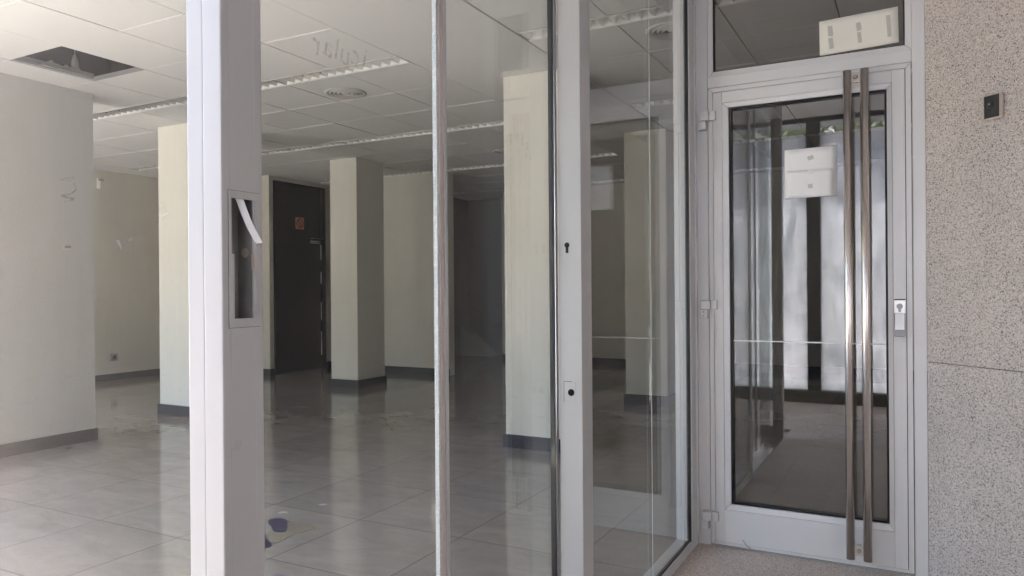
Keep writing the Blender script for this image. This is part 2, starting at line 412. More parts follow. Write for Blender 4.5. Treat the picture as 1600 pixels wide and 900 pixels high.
wall('back_partition', 'cream partition just behind the free-standing middle column', -6.75, -5.43, 8.36, 8.50, 'cream', ['-y'])
wall('rear_wall', 'cream rear wall of the shop with dark skirting, farthest back to the right', -5.86, 1.0, 10.62, 10.8, 'cream', ['-y'])
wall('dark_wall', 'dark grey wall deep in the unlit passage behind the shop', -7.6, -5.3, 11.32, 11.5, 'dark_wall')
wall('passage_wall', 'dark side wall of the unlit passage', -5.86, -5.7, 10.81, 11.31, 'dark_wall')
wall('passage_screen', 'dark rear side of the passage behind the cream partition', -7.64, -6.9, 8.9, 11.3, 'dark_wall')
wall('side_wall', 'cream side wall of the shop beyond the entrance door', .75, 1.0, YD+.08, 10.6, 'shaded_cream', ['-x'])
# low sloping stair side
MB().prism([(-7.45, 0), (-6.30, 0), (-7.45, .95)], 'y', 11.0, 11.3).build('stair_side', simple('stair_paint', (.30, .28, .25), .8))
tag(bpy.data.objects['stair_side'], 'low sloping stair side in the dark passage', 'stairs')

def column(label, x0, x1, y0, y1, m='cream'):
    t = thing('column', label, 'column', ((x0+x1)/2, (y0+y1)/2, 0), 'columns standing in the shop')
    MB().box(x0, x1, y0, y1, 0, CZ-.001, .004).build('shaft', m, t)
    e = .016
    MB().box(x0-e, x1+e, y0-e, y0-.0005, 0, .095, .002).box(x1+.0005, x1+e, y0, y1+e, 0, .095, .002).box(x0-e, x0-.0005, y0, y1+e, 0, .095, .002).build('skirting', 'skirt', t)
    return t
column('bright cream column right of the pale partition, partly hidden by the nearest aluminium post', -6.29, -5.85, 4.66, 5.16)
column('free-standing cream column in front of the black door', -6.14, -5.735, 6.87, 7.38)
column('wide cream column behind the post with the keyhole', -2.63, -2.17, 4.81, 5.30)
column('cream column seen through the side glazing beside the entrance door', -2.53, -2.10, 7.15, 7.6)

# ------------------------------------------------------------------ black door
t = thing('black_door', 'tall black door with a small orange prohibition sign and lever handle', 'door', (-7.65, 7.9, 0))
MB().box(-7.655, -7.635, 7.46, 8.33, .006, 2.63, .003).build('leaf', 'black_door', t)
MB().box(-7.656, -7.63, 7.43, 7.457, 0, 2.66).box(-7.656, -7.63, 8.345, 8.43, 0, 2.66).box(-7.656, -7.63, 7.457, 8.345, 2.632, 2.66).build('door_frame', 'black_door', t)
gb = MB()
for z0, z1 in ((.2, .55), (.72, .98), (1.25, 1.42), (1.6, 1.82)): gb.box(-7.652, -7.634, 8.333, 8.342, z0, z1)
gb.build('gap_light_strip', 'white_plastic', t)  # white dashes stand in for light through the door-edge gap
h = MB().box(-7.634, -7.629, 8.12, 8.30, 1.83, 1.875, .002).build('handle_plate', 'alu_in', t)
MB().cyl((-7.63, 8.22, 1.85), (-7.58, 8.22, 1.85), .011).box(-7.59, -7.575, 8.05, 8.23, 1.84, 1.862, .004).build('handle', 'chrome', h)
MB().box(-7.634, -7.61, 8.1, 8.43, 1.90, 1.912, .002).build('latch_bar', 'chrome', h)
p = onX(468.5, 349, -7.63)
sg = MB().box(-7.634, -7.631, p.y-.082, p.y+.082, p.z-.082, p.z+.082).build('sign', 'orange', t)
b = MB()
for i in range(28):
    a0, a1 = 2*math.pi*i/28, 2*math.pi*(i+1)/28
    P = lambda a, r: (-7.6295, p.y+r*math.cos(a), p.z+r*math.sin(a))
    b.quad(P(a0, .048), P(a0, .068), P(a1, .068), P(a1, .048))
b.quad(P(R(140), .055), P(R(125), .055), P(R(-40), .055), P(R(-55), .055))
b.box(-7.6298, -7.6292, p.y-.008, p.y+.01, p.z-.04, p.z+.01).box(-7.6298, -7.6292, p.y-.006, p.y+.012, p.z+.015, p.z+.035).box(-7.6298, -7.6292, p.y-.03, p.y+.022, p.z-.012, p.z-.002)
b.build('pictogram', 'black', sg)

# ------------------------------------------------------------------ small wall fittings
p = onX(178, 558, -9.15)
t = thing('wall_socket', 'small grey wall socket low on the far shaded wall', 'socket', p)
s1 = MB().box(-9.1495, -9.138, p.y-.045, p.y+.045, p.z-.045, p.z+.045, .004).build('cover_plate', 'grey_metal', t)
MB().cyl((-9.1375, p.y, p.z), (-9.134, p.y, p.z), .025, 20).build('outlet', 'black', s1)
p = onX(153.5, 286, -9.15)
t = thing('wall_bracket', 'small white bracket plate high on the far shaded wall', 'bracket', p)
MB().box(-9.1495, -9.135, p.y-.02, p.y+.02, p.z-.07, p.z+.06, .003).build('plate', 'white_plastic', t)
MB().cyl((-9.134, p.y, p.z+.045), (-9.08, p.y+.02, p.z+.03), .012).build('stub', 'grey_metal', t)
p = onX(105, 386, -5.66)
t = thing('blank_socket', 'small pale back box on the near pale partition', 'socket', p)
MB().box(-5.6595, -5.652, p.y-.035, p.y+.035, p.z-.018, p.z+.018, .003).build('cover', 'white_wall', t)
MB().box(-5.6515, -5.650, p.y-.022, p.y+.022, p.z-.008, p.z+.01).build('slot', 'grey_metal', t)

# ------------------------------------------------------------------ louvre luminaires
LEN = 1.15
def make_light():
    t = thing('louvre_light', '', 'ceiling light', (0, 0, 0), 'recessed louvre ceiling lights')
    L, W, D = LEN, .163, .085
    MB().box(.002, L-.002, .002, W-.002, D, D+.004).box(.002, L-.002, .002, .005, -.001, D).box(.002, L-.002, W-.005, W-.002, -.001, D).box(.002, .005, .005, W-.005, 0, D).box(L-.005, L-.002, .005, W-.005, 0, D).build('housing', 'grey_metal', t)
    MB().box(.003, L-.003, -.004, .005, -.003, 0).box(.003, L-.003, W-.010, W+.006, -.004, 0).build('trim', 'white_metal', t)
    b = MB()
    n = 14; s = (L-.02)/n
    for i in range(n+1):
        x = .01+i*s
        b.prism([(x-.003, .002), (x+.003, .002), (x+.022 if i < n else x+.004, .058), (x-.022 if i else x-.004, .058)], 'y', .008, W-.012)
    b.build('louvre', 'louvre', t); b = MB()
    for yy, sgn in ((.0055, 1), (W-.0105, -1)):
        b.prism([(yy, .001), (yy+sgn*.003, .001), (yy+sgn*.010, .06), (yy, .06)], 'x', .008, L-.008)
    b.build('reflector', 'reflector', t)
    MB().cyl((.04, W/2, .070), (L-.04, W/2, .070), .008, 12).build('tube', 'white_plastic', t)
    return t
lt = make_light(); first = True
desc = {4.02: 'first row from the street', 6.05: 'second row from the street', 8.15: 'third row from the street', 10.2: 'rear row by the passage'}
for ya, n0 in ((4.02, -7.61), (6.05, -8.76), (8.15, -7.61), (10.2, -7.61)):
    xsl = []
    x = n0
    while x < -3.1: xsl.append(x); x += LEN
    xr = [-2.10, -.93]
    for side, lst in (('left', xsl), ('right', xr)):
        for k, x in enumerate(lst):
            o = lt if first else copy_tree(lt, (0, 0, 0)); first = False
            o.location = (x, ya+.003, CZ)
            ends = ('ending at the plaster band' if x > -4.3 else 'second left of the band' if x > -5.5 else 'third left of the band' if x > -6.6 else 'fourth left of the band' if x > -7.7 else 'leftmost by the far wall') if side == 'left' else ('just right of the band' if k == 0 else 'nearest the side wall')
            o['label'] = 'white louvre light in the %s, %s' % (desc[ya], ends)

# ------------------------------------------------------------------ round air diffusers
def diffuser(px, label, p=None):
    p = onZ(px[0], px[1], CZ)
    t = thing('air_diffuser', label, 'air vent', (p.x, p.y, CZ), 'round ceiling air diffusers')
    r = .165
    MB().lathe([(r, -.0005), (r, -.006), (r-.012, -.012), (r-.03, -.006), (r-.034, .0)], (p.x, p.y, CZ)).build('outer_ring', 'diffuser_metal', t)
    for k, rr in enumerate((.118, .088, .058)):
        MB().lathe([(rr+.012, -.004), (rr+.004, -.016), (rr-.014, .006-.004), (rr-.012, .008), (rr+.004, -.011), (rr+.012, -.004)], (p.x, p.y, CZ)).build('cone_ring', 'diffuser_metal', t)
    MB().lathe([(.0001, -.010), (.028, -.008), (.036, 0), (.03, .004)], (p.x, p.y, CZ), 24).build('centre_cap', 'diffuser_metal', t)
    MB().lathe([(.0001, -.0012), (.135, -.0012)], (p.x, p.y, CZ)).build('throat', 'hole', t)
diffuser((540, 145), 'round white air diffuser just behind the first row of lights')
diffuser((793, 236), 'round air diffuser half hidden by the wide column')
diffuser((1052, 47), 'round air diffuser seen through the side glazing near the entrance door')

# ------------------------------------------------------------------ hole in the ceiling
x0, x1, y0, y1 = -5.31, -4.735, 2.825, 3.41
t = thing('ceiling_opening', 'open ceiling hatch with its board missing, above the pale partition', 'opening', ((x0+x1)/2, (y0+y1)/2, CZ))
MB().box(x0, x1, y0-.0, y0+.012, CZ+.017, CZ+.05).box(x0, x1, y1-.012, y1, CZ+.001, CZ+.03).box(x0, x0+.012, y0+.012, y1-.012, CZ+.017, CZ+.05).box(x1-.012, x1, y0+.012, y1-.012, CZ+.017, CZ+.05).build('rim', 'grey_metal', t)
MB().box(x0-.25, x0-.24, y0-.25, y1+.3, CZ+.02, CZ+.37).box(x0-.25, x1+.25, y1+.29, y1+.3, CZ+.02, CZ+.37).build('duct_side', 'void', t)
b = MB(); pts = []
for i in range(19):
    f = i/18; pts.append((3.02+.37*f, CZ+.025+.058*(.6+.7*mnoise.noise((f*4, 1.3, 0))+.35*mnoise.noise((f*13, 4.3, 0)))*min(1, f*5, (1-f)*2.2+.1)))
b.prism([(3.02, CZ+.017)] + pts + [(3.39, CZ+.017)], 'x', x0+.014, x0+.03)
tag(b.build('torn_board', 'fibre'), 'torn edge of ceiling board in the open hatch', 'debris')
p = onZ(117, 100, CZ+.085)
t = thing('bare_lampholder', 'pale lampholder hanging inside the open ceiling hatch', 'lampholder', p)
MB().lathe([(.003, .26), (.004, .07), (.012, .06), (.021, .03), (.026, .0), (.027, -.022), (.022, -.026)], p, 20).build('shell', 'fibre', t)

# ------------------------------------------------------------------ shopfront: posts
def post1():
    x0, x1, y0, y1 = -.939, XF-.008, YF, .818
    t = thing('aluminium_post', 'nearest aluminium post with a cut-out opening in its side', 'post', ((x0+x1)/2, (y0+y1)/2, 0), 'aluminium shopfront posts')
    oy0, oy1, oz0, oz1 = .7585, .8015, 1.124, 1.307
    b = MB()
    b.box(-.903, x1, y0, oy0, 0, CZ, .0025)
    b.box(-.903, x1, oy1, y1, 0, CZ, .002)
    b.box(x1-.004, x1-.0002, oy0-.001, oy1+.001, 0, oz0).box(x1-.004, x1-.0002, oy0-.001, oy1+.001, oz1, CZ)
    b.build('post_body', 'alu', t)
    MB().box(x0, -.9055, y0+.002, y1, 0, CZ, .002).build('stile', 'alu', t)
    MB().box(-.9, -.899, oy0, oy1, oz0-.004, oz1+.004).box(-.899, x1-.0045, oy0+.0001, oy0+.0008, oz0-.004, oz1+.004).box(-.899, x1-.0045, oy1-.0002, oy1-.0001, oz0-.004, oz1+.004).build('cavity_lining', 'lining', t)
    MB().box(-.9035, -.9005, oy0-.001, oy1+.001, .9, 1.5).build('back_plate', 'alu_in', t)
    for zc in (oz1+.004, oz0-.008): MB().box(-.9, x1-.005, oy0-.0005, oy1+.0005, zc, zc+.004).build('cavity_cap', 'alu_in', t)
    b = MB()
    fx0, fx1 = x1+.0003, x1+.0022
    b.box(fx0, fx1, .7535, .8105, oz1-.004, oz1+.007, .0005).box(fx0, fx1, .7535, .8105, oz0-.009, oz0+.004, .0005)
    b.box(fx0, fx1, .7535, .7575, oz0+.004, oz1-.004).box(fx0, fx1, .8025, .8105, oz0+.004, oz1-.004, .0004)
    b.box(fx0-.006, fx1, .7575, .7625, oz0+.004, 1.222, .0005)
    b.build('cut_out_frame', 'alu', t)
    MB().box(x1+.0001, x1+.0006, .7530, .7534, oz0-.0102, oz1+.0082).box(x1+.0001, x1+.0006, .8106, .8110, oz0-.0102, oz1+.0082).box(x1+.0001, x1+.0006, .7534, .8106, oz1+.0071, oz1+.0076).box(x1+.0001, x1+.0006, .7534, .8106, oz0-.0096, oz0-.0091).build('frame_seam', 'gasket', t)
    q = onY(383, 395, oy1-.0006); MB().cyl((q.x, oy1-.0003, q.z), (q.x, oy1-.0012, q.z), .0072, 24).build('plug', 'plug', t)
    MB().box(-.869, fx1+.0005, .7995, .803, 1.2, 1.224).build('torn_lip', 'beige', t)
    for zc in (oz1+.002, oz0-.003): MB().cyl((fx1, .783, zc), (fx1+.001, .783, zc), .0016, 10).build('screw', 'beige', t)
    # loose white plastic strip
    pts = [onX(x, y, -.872+.012*i/6) for i, (x, y) in enumerate(((372, 306), (376, 316), (381, 330), (387, 345), (393, 358), (399, 369), (405, 380)))]
    b = MB(); prev = None
    for i, q in enumerate(pts):
        wv = Vector((.0036, .0034, .001))
        ring = [b.bm.verts.new(q+wv), b.bm.verts.new(q-wv), b.bm.verts.new(q-wv+Vector((-.002, .002, 0))), b.bm.verts.new(q+wv+Vector((-.002, .002, 0)))]
        if prev:
            for k in range(4): b.bm.faces.new((prev[k], prev[(k+1) % 4], ring[(k+1) % 4], ring[k]))
        else: b.bm.faces.new(ring)
        prev = ring
    b.bm.faces.new(prev[::-1])
    tag(b.build('plastic_strip', 'white_plastic'), 'bent white plastic strip hanging out of the cut-out in the nearest post', 'plastic strip')
post1()
def post2():
    x0, x1, y0, y1 = -.939, XF-.008, 2.059, 2.140
    t = thing('aluminium_post', 'aluminium post with a keyhole and a square lock plate on its front', 'post', ((x0+x1)/2, (y0+y1)/2, 0), 'aluminium shopfront posts')
    MB().box(x0, x1, y0, y1, 0, CZ, .0025).build('post_body', 'alu', t)
    k = onY(886, 383, y0)
    kb = MB()
    kb.cyl((k.x, y0-.0005, k.z), (k.x, y0-.0012, k.z), .0082, 20).box(k.x-.0045, k.x+.0045, y0-.0012, y0-.0005, k.z-.024, k.z)
    kb.build('keyhole', 'hole', t)
    c = onY(891, 613, y0)
    pl = MB().box(c.x-.019, c.x+.019, y0-.0022, y0-.0004, c.z-.0315, c.z+.0315, .0008).build('lock_plate', 'alu', t)
    MB().box(c.x-.0205, c.x-.0192, y0-.0012, y0-.0003, c.z-.031, c.z+.031).box(c.x-.0205, c.x+.006, y0-.0012, y0-.0003, c.z+.0317, c.z+.033).build('lock_dark_edge', 'gasket', pl)
    MB().cyl((c.x+.004, y0-.0024, c.z), (c.x+.004, y0-.003, c.z), .0105, 24).build('lock_hole', 'hole', pl)
post2()

# ------------------------------------------------------------------ shopfront: glass leaves along the porch
GX0, GX1 = -.962, -.950
def leaf(label, y0, y1):
    t = thing('glass_leaf', label, 'glass door', (GX0, (y0+y1)/2, .02), 'sliding glass leaves between the two posts')
    MB().box(GX0, GX1, y0, y1, .02, 2.42).build('pane', 'glass', t)
    return t
lf1 = leaf('glass leaf nearest the street, beside the post with the cut-out', .822, 1.404)
lf2 = leaf('glass leaf beside the post with the keyhole', 1.428, 2.048)
MB().box(GX0+.001, GX1-.001, 1.4205, 1.4275, .02, 2.42).build('polished_edge', 'edge', lf2)
MB().box(GX0-.006, GX1+.002, 1.4285, 1.442, .02, 2.42, .002).build('edge_profile', 'seal', lf2)
MB().box(GX0-.002, GX1+.004, 1.4435, 1.457, .02, 2.42, .002).build('seal_profile', 'alu', lf2)
MB().box(GX0-.004, GX1+.001, 2.0485, 2.0525, .02, 2.42).box(GX0-.004, GX1+.001, 2.069, 2.073, .02, 2.42).build('rubber_seal', 'gasket', lf2)
MB().box(GX0-.006, GX1+.003, 2.053, 2.0685, .02, 2.42, .002).build('end_profile', 'chrome', lf2)

def text_mesh(s, size, font_shear=0):
    cu = bpy.data.curves.new('t', 'FONT'); cu.body = s; cu.size = size; cu.align_x = 'CENTER'; cu.shear = font_shear
    o = bpy.data.objects.new('t', cu); C.objects.link(o)
    dg = bpy.context.evaluated_depsgraph_get(); dg.update()
    me = bpy.data.meshes.new_from_object(o.evaluated_get(dg)); bpy.data.objects.remove(o); return me
def glass_text(s, size, pxs, X, mirror, parent, m, tilt):
    """letters along the glass (text x -> +Y); arced run through two pixels"""
    for ch, (px, py) in zip(s, pxs):
        me = text_mesh(ch, size); q = onX(px, py, X) - parent_loc(parent)
        o = bpy.data.objects.new('lettering', me); C.objects.link(o); o.parent = parent
        sx = -1 if mirror else 1
        ct, st = math.cos(tilt), math.sin(tilt)
        me.transform(Matrix(((0, 0, 1, q.x), (sx*ct, -st, 0, q.y), (sx*st, ct, 0, q.z), (0, 0, 0, 1))))
        me.materials.clear(); me.materials.append(M[m])
glass_text('raluci', .062, [(492, 84), (511, 88), (524, 92), (537, 100), (554, 102), (568, 106)], GX1+.0008, True, lf1, 'residue_dark', R(-12))
glass_text('ants', .05, [(797, 222), (806, 220), (816, 226), (823, 234)], GX1+.0008, False, lf2, 'residue_dark', R(-14))
glass_text('es', .03, [(822, 246), (828, 250)], GX1+.0008, False, lf2, 'residue_dark', R(-25))

# header that carries the leaves
t = thing('header_box', 'aluminium header box above the glass leaves and side glazing', 'header', (-.9, 2, 2.45))
MB().box(-1.0, XF-.002, YF+.08, YD-.002, 2.45, CZ+.14, .003).build('cover', 'alu', t)

# side glazing between keyhole post and door corner
t = thing('side_glazing', 'fixed side glazing between the keyhole post and the entrance door', 'glass wall', (-.89, 2.7, 0))
MB().box(-.93, XF, 2.1405, YD-.003, 0, .038, .002).build('bottom_rail', 'alu_door', t)
MB().box(-.93, XF, 3.285, YD-.024, .0385, 2.449, .002).box(-.928, XF+.006, YD-.022, YD-.003, .0385, 2.449, .002).build('corner_stile', 'alu_door', t)
MB().box(-.878, -.868, 2.1408, 2.744, .0385, 2.449).build('pane', 'glass', t)
MB().box(-.878, -.868, 2.748, 3.276, .0385, 2.449).build('pane', 'glass', t)
MB().box(-.8705, -.8685, 2.7449, 2.7471, .0386, 2.4489).build('pane_joint', 'joint', t)
MB().box(-.879, -.862, 3.2765, 3.2845, .0386, 2.4489).box(-.880, -.866, 2.1408, 3.2764, .03805, .0425).build('rubber_seal', 'gasket', t)

# street window at the left of the nearest post
t = thing('street_window', 'large clear street window left of the nearest post', 'window', (-5, .78, 0))
MB().box(-9.2, -.94, YF, .80, 0, .09, .003).build('bottom_rail', 'alu', t)
MB().box(-9.2, -.94, YF, .80, 2.45, CZ+.03, .003).build('top_rail', 'alu', t)
xm = [-.940, -2.75, -4.55, -6.35, -8.15, -9.2]
for a, b_ in zip(xm, xm[1:]):
    g = MB().box(b_+.03, a-(.03 if a < -1 else 0), .768, .778, .0905, 2.4495).build('pane', 'glass', t)
    if a < -1: MB().box(a-.029, a+.029, YF, .80, .0905, 2.4495, .003).build('mullion', 'alu', t)
    if a > -1: g1 = g
def smear(pxs, m, Yp=.767, w_=.004):
    pts = [onY(x, y, Yp) for x, y in pxs]; b = MB()
    for p_, q_ in zip(pts, pts[1:]):
        d = (q_-p_); nrm = Vector((-d.z, 0, d.x)).normalized()*w_
        b.quad(p_+nrm, q_+nrm, q_-nrm, p_-nrm)
    o = b.build('glue_mark', m, g1)
smear([(93, 281), (108, 278), (118, 277), (105, 283)], 'residue_dark', w_=.0016)
smear([(115, 285), (119, 297), (110, 303), (95, 306)], 'residue_dark', w_=.0016)
smear([(98, 307), (117, 311), (100, 316)], 'residue_dark', w_=.0018)
smear([(184, 375), (190, 389)], 'residue_light', w_=.003)
smear([(190, 374), (194, 386), (199, 373)], 'residue_light', w_=.0022)
smear([(201, 372), (203, 379), (207, 369)], 'residue_light', w_=.0012)
smear([(208, 376), (211, 366), (214, 372)], 'residue_light', w_=.0012)
smear([(217, 371), (219, 362), (223, 368), (224, 360)], 'residue_light', w_=.001)
smear([(245, 348), (252, 338)], 'residue_light', w_=.004)
smear([(250, 322), (257, 321), (262, 332), (252, 339)], 'residue_light', w_=.0018)

# ------------------------------------------------------------------ entrance door frame
t = thing('door_frame', 'pale aluminium frame round the entrance door with a window above it', 'door frame', (-.4, YD, 0))
MB().box(-.857, -.8015, YD, YD+.07, 0, CZ+.14, .002).build('jamb', 'alu_door', t)
MB().box(.0115, .058, YD, YD+.07, 0, CZ+.14, .002).build('jamb', 'alu_door', t)
MB().box(-.801, .011, YD+.0006, YD+.07, 2.0635, 2.112, .002).build('transom_bar', 'alu_door', t)
MB().box(-.801, .011, YD+.001, YD+.07, 2.60, CZ+.14, .002).build('head_bar', 'alu_door', t)
def frame_ring(b, x0, x1, z0, z1, wl, wr, wb, wt, ya, yb, slope=0):
    """mitred ring; inner edge recessed by slope"""
    o = [(x0, z0), (x1, z0), (x1, z1), (x0, z1)]; i = [(x0+wl, z0+wb), (x1-wr, z0+wb), (x1-wr, z1-wt), (x0+wl, z1-wt)]
    g = .0007
    for k in range(4):
        k2 = (k+1) % 4
        A, B, Cc, D = o[k], o[k2], i[k2], i[k]
        mx = ((A[0]+B[0]+Cc[0]+D[0])/4, (A[1]+B[1]+Cc[1]+D[1])/4)
        q = []
        dirv = Vector((B[0]-A[0], B[1]-A[1])).normalized()*g*1.4
        A = (A[0]+dirv.x, A[1]+dirv.y); B = (B[0]-dirv.x, B[1]-dirv.y); D = (D[0]+dirv.x, D[1]+dirv.y); Cc = (Cc[0]-dirv.x, Cc[1]-dirv.y)
        vs = [b.bm.verts.new(v) for v in ((A[0], ya, A[1]), (B[0], ya, B[1]), (Cc[0], ya+slope, Cc[1]), (D[0], ya+slope, D[1]), (A[0], yb, A[1]), (B[0], yb, B[1]), (Cc[0], yb, Cc[1]), (D[0], yb, D[1]))]
        for f in ((0, 1, 2, 3), (7, 6, 5, 4), (0, 4, 5, 1), (1, 5, 6, 2), (2, 6, 7, 3), (3, 7, 4, 0)): b.bm.faces.new([vs[j] for j in f])
    return b
frame_ring(MB(), -.8, .0105, 2.1125, 2.5995, .022, .022, .022, .022, YD+.003, YD+.03, .002).build('glazing_bead', 'alu_door', t)
frame_ring(MB(), -.7775, -.012, 2.135, 2.577, .005, .005, .004, .004, YD+.012, YD+.032).build('gasket', 'gasket', t)
MB().box(-.777, -.0125, YD+.020, YD+.028, 2.1355, 2.5765).build('transom_pane', 'transom_glass', t)
MB().box(-.801, .011, YD-.002, YD+.05, .0005, .006).build('threshold', 'alu_in', t)

# ------------------------------------------------------------------ entrance door leaf
t = thing('glass_door', 'pale aluminium entrance door with a large glass pane and long double pull bars', 'door', (-.4, YD, 0))
frame_ring(MB(), -.7985, .0085, .010, 2.0605, .0195, .0195, .013, .020, YD-.004, YD+.05).build('outer_lip', 'alu_door', t)
frame_ring(MB(), -.80, .0095, .012, 2.061, .075, .075, .17, .08, YD+.014, YD+.03).build('gap_shade_ring', 'gasket', t)  # black ring behind the gaps, puts their dark shade into colour
b = MB()
b.box(-.7765, -.7365, YD-.009, YD+.05, .0255, 2.0375, .0015)
b.box(-.060, -.0135, YD-.009, YD+.05, .0255, 2.0375, .0015)
b.box(-.7363, -.0602, YD-.009, YD+.05, 1.988, 2.0375, .0015)
b.box(-.7363, -.0602, YD-.009, YD+.05, .0255, .170, .0015)
b.build('stile_frame', 'alu_door', t)
frame_ring(MB(), -.7355, -.0612, .1712, 1.987, .026, .0175, .025, .021, YD-.0075, YD+.02, .003).build('glazing_bead', 'alu_door', t)
frame_ring(MB(), -.709, -.079, .1967, 1.9655, .011, .008, .009, .010, YD+.004, YD+.034).build('gasket', 'gasket', t)
gp = MB().box(-.7085, -.0795, YD+.019, YD+.027, .1972, 1.965).build('door_pane', 'door_glass', t)
MB().box(-.70, -.085, YD+.0172, YD+.0186, .9235, .9285).build('safety_line', 'white_plastic', gp)
scr = MB()
for (a, b_) in (((1160, 843), (1166, 852)), ((1166, 852), (1173, 857))):
    p_, q_ = onY(a[0], a[1], YD-.0095), onY(b_[0], b_[1], YD-.0095)
    d = (q_-p_); nr = Vector((-d.z, 0, d.x)).normalized()*.0028
    scr.quad(p_+nr*.7, q_+nr, q_-nr, p_-nr*.5)
scr.build('scratch', 'grey_metal', t)
for zc, screws in ((1.915, 0), (1.068, 1), (.120, 0)):
    h = MB().box(-.832, -.789, YD-.040, YD-.0012, zc-.002, zc+.038, .004).box(-.7885, -.762, YD-.030, YD-.0095, zc-.002, zc+.038, .002).build('hinge', 'alu_door', t)
    MB().box(-.836, -.803, YD-.034, YD-.0012, zc-.042, zc-.0035, .004).box(-.850, -.8365, YD-.012, YD-.0008, zc-.042, zc-.0035, .001).build('hinge_base', 'alu_door', h)
    if screws: MB().cyl((-.8185, YD-.0345, zc-.014), (-.8185, YD-.0355, zc-.014), .0042, 14).cyl((-.8185, YD-.0345, zc-.031), (-.8185, YD-.0355, zc-.031), .0042, 14).build('hinge_screw', 'grey_metal', h)
yb = YD-.068
for xb in (-.2205, -.1570):
    MB().cyl((xb, yb, .055), (xb, yb, 2.042), .0165, 32).build('pull_bar', 'steel', t)
for zc in (2.012, .092):
    br = MB().box(-.2055, -.172, yb-.004, yb+.004, zc-.020, zc+.020, .0015).cyl((-.189, yb+.004, zc), (-.189, YD-.0095, zc), .010, 16).build('bar_bracket', 'beige', t)
    MB().lathe([(.0001, .0), (.004, -.0), (.0085, -.004+.004)], (0, 0, 0), 12).bm.free()
    MB().cyl((-.189, yb-.0042, zc), (-.189, yb-.010, zc), .0095, 16, .006).build('bolt', 'grey_metal', br)
lk = MB().box(-.057, -.017, YD-.016, YD-.0092, 1.055, 1.108, .0015).build('lock', 'lock_metal', t)
MB().cyl((-.037, YD-.0163, 1.083), (-.037, YD-.020, 1.083), .0115, 20).box(-.042, -.032, YD-.0185, YD-.0163, 1.060, 1.078).build('lock_cylinder', 'alu_in', lk)
MB().prism([(YD-.0092, 1.054), (YD-.018, 1.054), (YD-.030, .995), (YD-.030, .962), (YD-.0092, .960)], 'x', -.054, -.020).build('lock_pull', 'lock_metal', lk)
MB().box(-.0535, -.0205, YD-.0315, YD-.0305, .962, .990).build('lock_tip', 'grey_metal', lk)
MB().box(-.0575, -.0165, YD-.0125, YD-.0092, 1.1085, 1.112).build('lock_dark_edge', 'gasket', lk)  # black strip painted in as the lock plate's shadow
MB().box(-.0562, -.0543, YD-.0125, YD-.0092, .962, 1.054).box(-.0197, -.0178, YD-.0125, YD-.0092, .962, 1.054).build('lock_side_shadow', 'gasket', lk)  # black strips stand in for shadow either side of the pull

# papers
def sheet(name, label, corners, Y, m, th=.0006, cat='notice'):
    o = thing(name, label, cat, onY(corners[3][0], corners[3][1], Y))
    P = [onY(x, y, Y) for x, y in corners]; b = MB()
    n = 8; top = []
    for face_y in (0, th):
        g = [[None]*(n+1) for _ in range(n+1)]
        for i in range(n+1):
            for j in range(n+1):
                u, v = i/n, j/n
                q = (P[0]*(1-u)+P[1]*u)*(1-v) + (P[3]*(1-u)+P[2]*u)*v
                q.y += face_y - .0012*(.5+.5*mnoise.noise((u*3, v*3, Y*7)))
                g[i][j] = b.bm.verts.new(q)
        for i in range(n):
            for j in range(n):
                f = b.bm.faces.new((g[i][j], g[i+1][j], g[i+1][j+1], g[i][j+1])); f.smooth = True
        top.append(g)
    A, B = top
    for i in range(n):
        for (a, c) in (((i, 0), (i+1, 0)), ((i, n), (i+1, n)), ((0, i), (0, i+1)), ((n, i), (n, i+1))):
            b.bm.faces.new((A[a[0]][a[1]], A[c[0]][c[1]], B[c[0]][c[1]], B[a[0]][a[1]]))
    b.build('sheet', m, o); return o
def tape(o, pxs, Y, m='tape'):
    b = MB(); P = [onY(x, y, Y) for x, y in pxs]; Q = [p_+Vector((0, .0003, 0)) for p_ in P]
    a = [b.bm.verts.new(p_) for p_ in P]; c = [b.bm.verts.new(p_) for p_ in Q]; n = len(a)
    b.bm.faces.new(a); b.bm.faces.new(c[::-1])
    for i in range(n): b.bm.faces.new((a[i], a[(i+1) % n], c[(i+1) % n], c[i]))
    b.build('tape', m, o)
yn = YD+.0165
o = sheet('paper_notice', 'blank white paper notice taped to the entrance door glass', [(1226, 235), (1308, 227), (1308, 305), (1226, 311)], yn, 'paper')
o2 = sheet('paper_slip', 'smaller white slip taped over the lower part of the door notice', [(1228, 268), (1303, 262), (1303, 305.5), (1228, 310)], yn-.003, 'paper')
tape(o, [(1261, 245), (1270, 242), (1272, 248), (1263, 251)], yn-.0018)
tape(o2, [(1262, 266), (1271, 265), (1272, 271), (1263, 273)], yn-.0050, 'cream_paper')
tape(o2, [(1262, 288), (1269, 287), (1270, 293), (1263, 294)], yn-.0050)
yt = YD+.0175
o = sheet('folded_paper', 'cream folded paper with tape strips stuck on the window above the door', [(1280, 34), (1403, 10), (1404.5, 66), (1281, 87.5)], yt, 'cream_paper')
for pxs in ([(1293, 41), (1300, 40), (1302, 52), (1301, 57), (1294, 56)], [(1294, 60), (1301, 59), (1303, 75), (1296, 77)], [(1337, 36), (1344, 34), (1347, 46), (1339, 49)], [(1339, 51), (1345, 49), (1347, 66), (1341, 67)], [(1384, 24), (1391, 23), (1393, 56), (1387, 58)]):
    tape(o, pxs, yt-.0016)

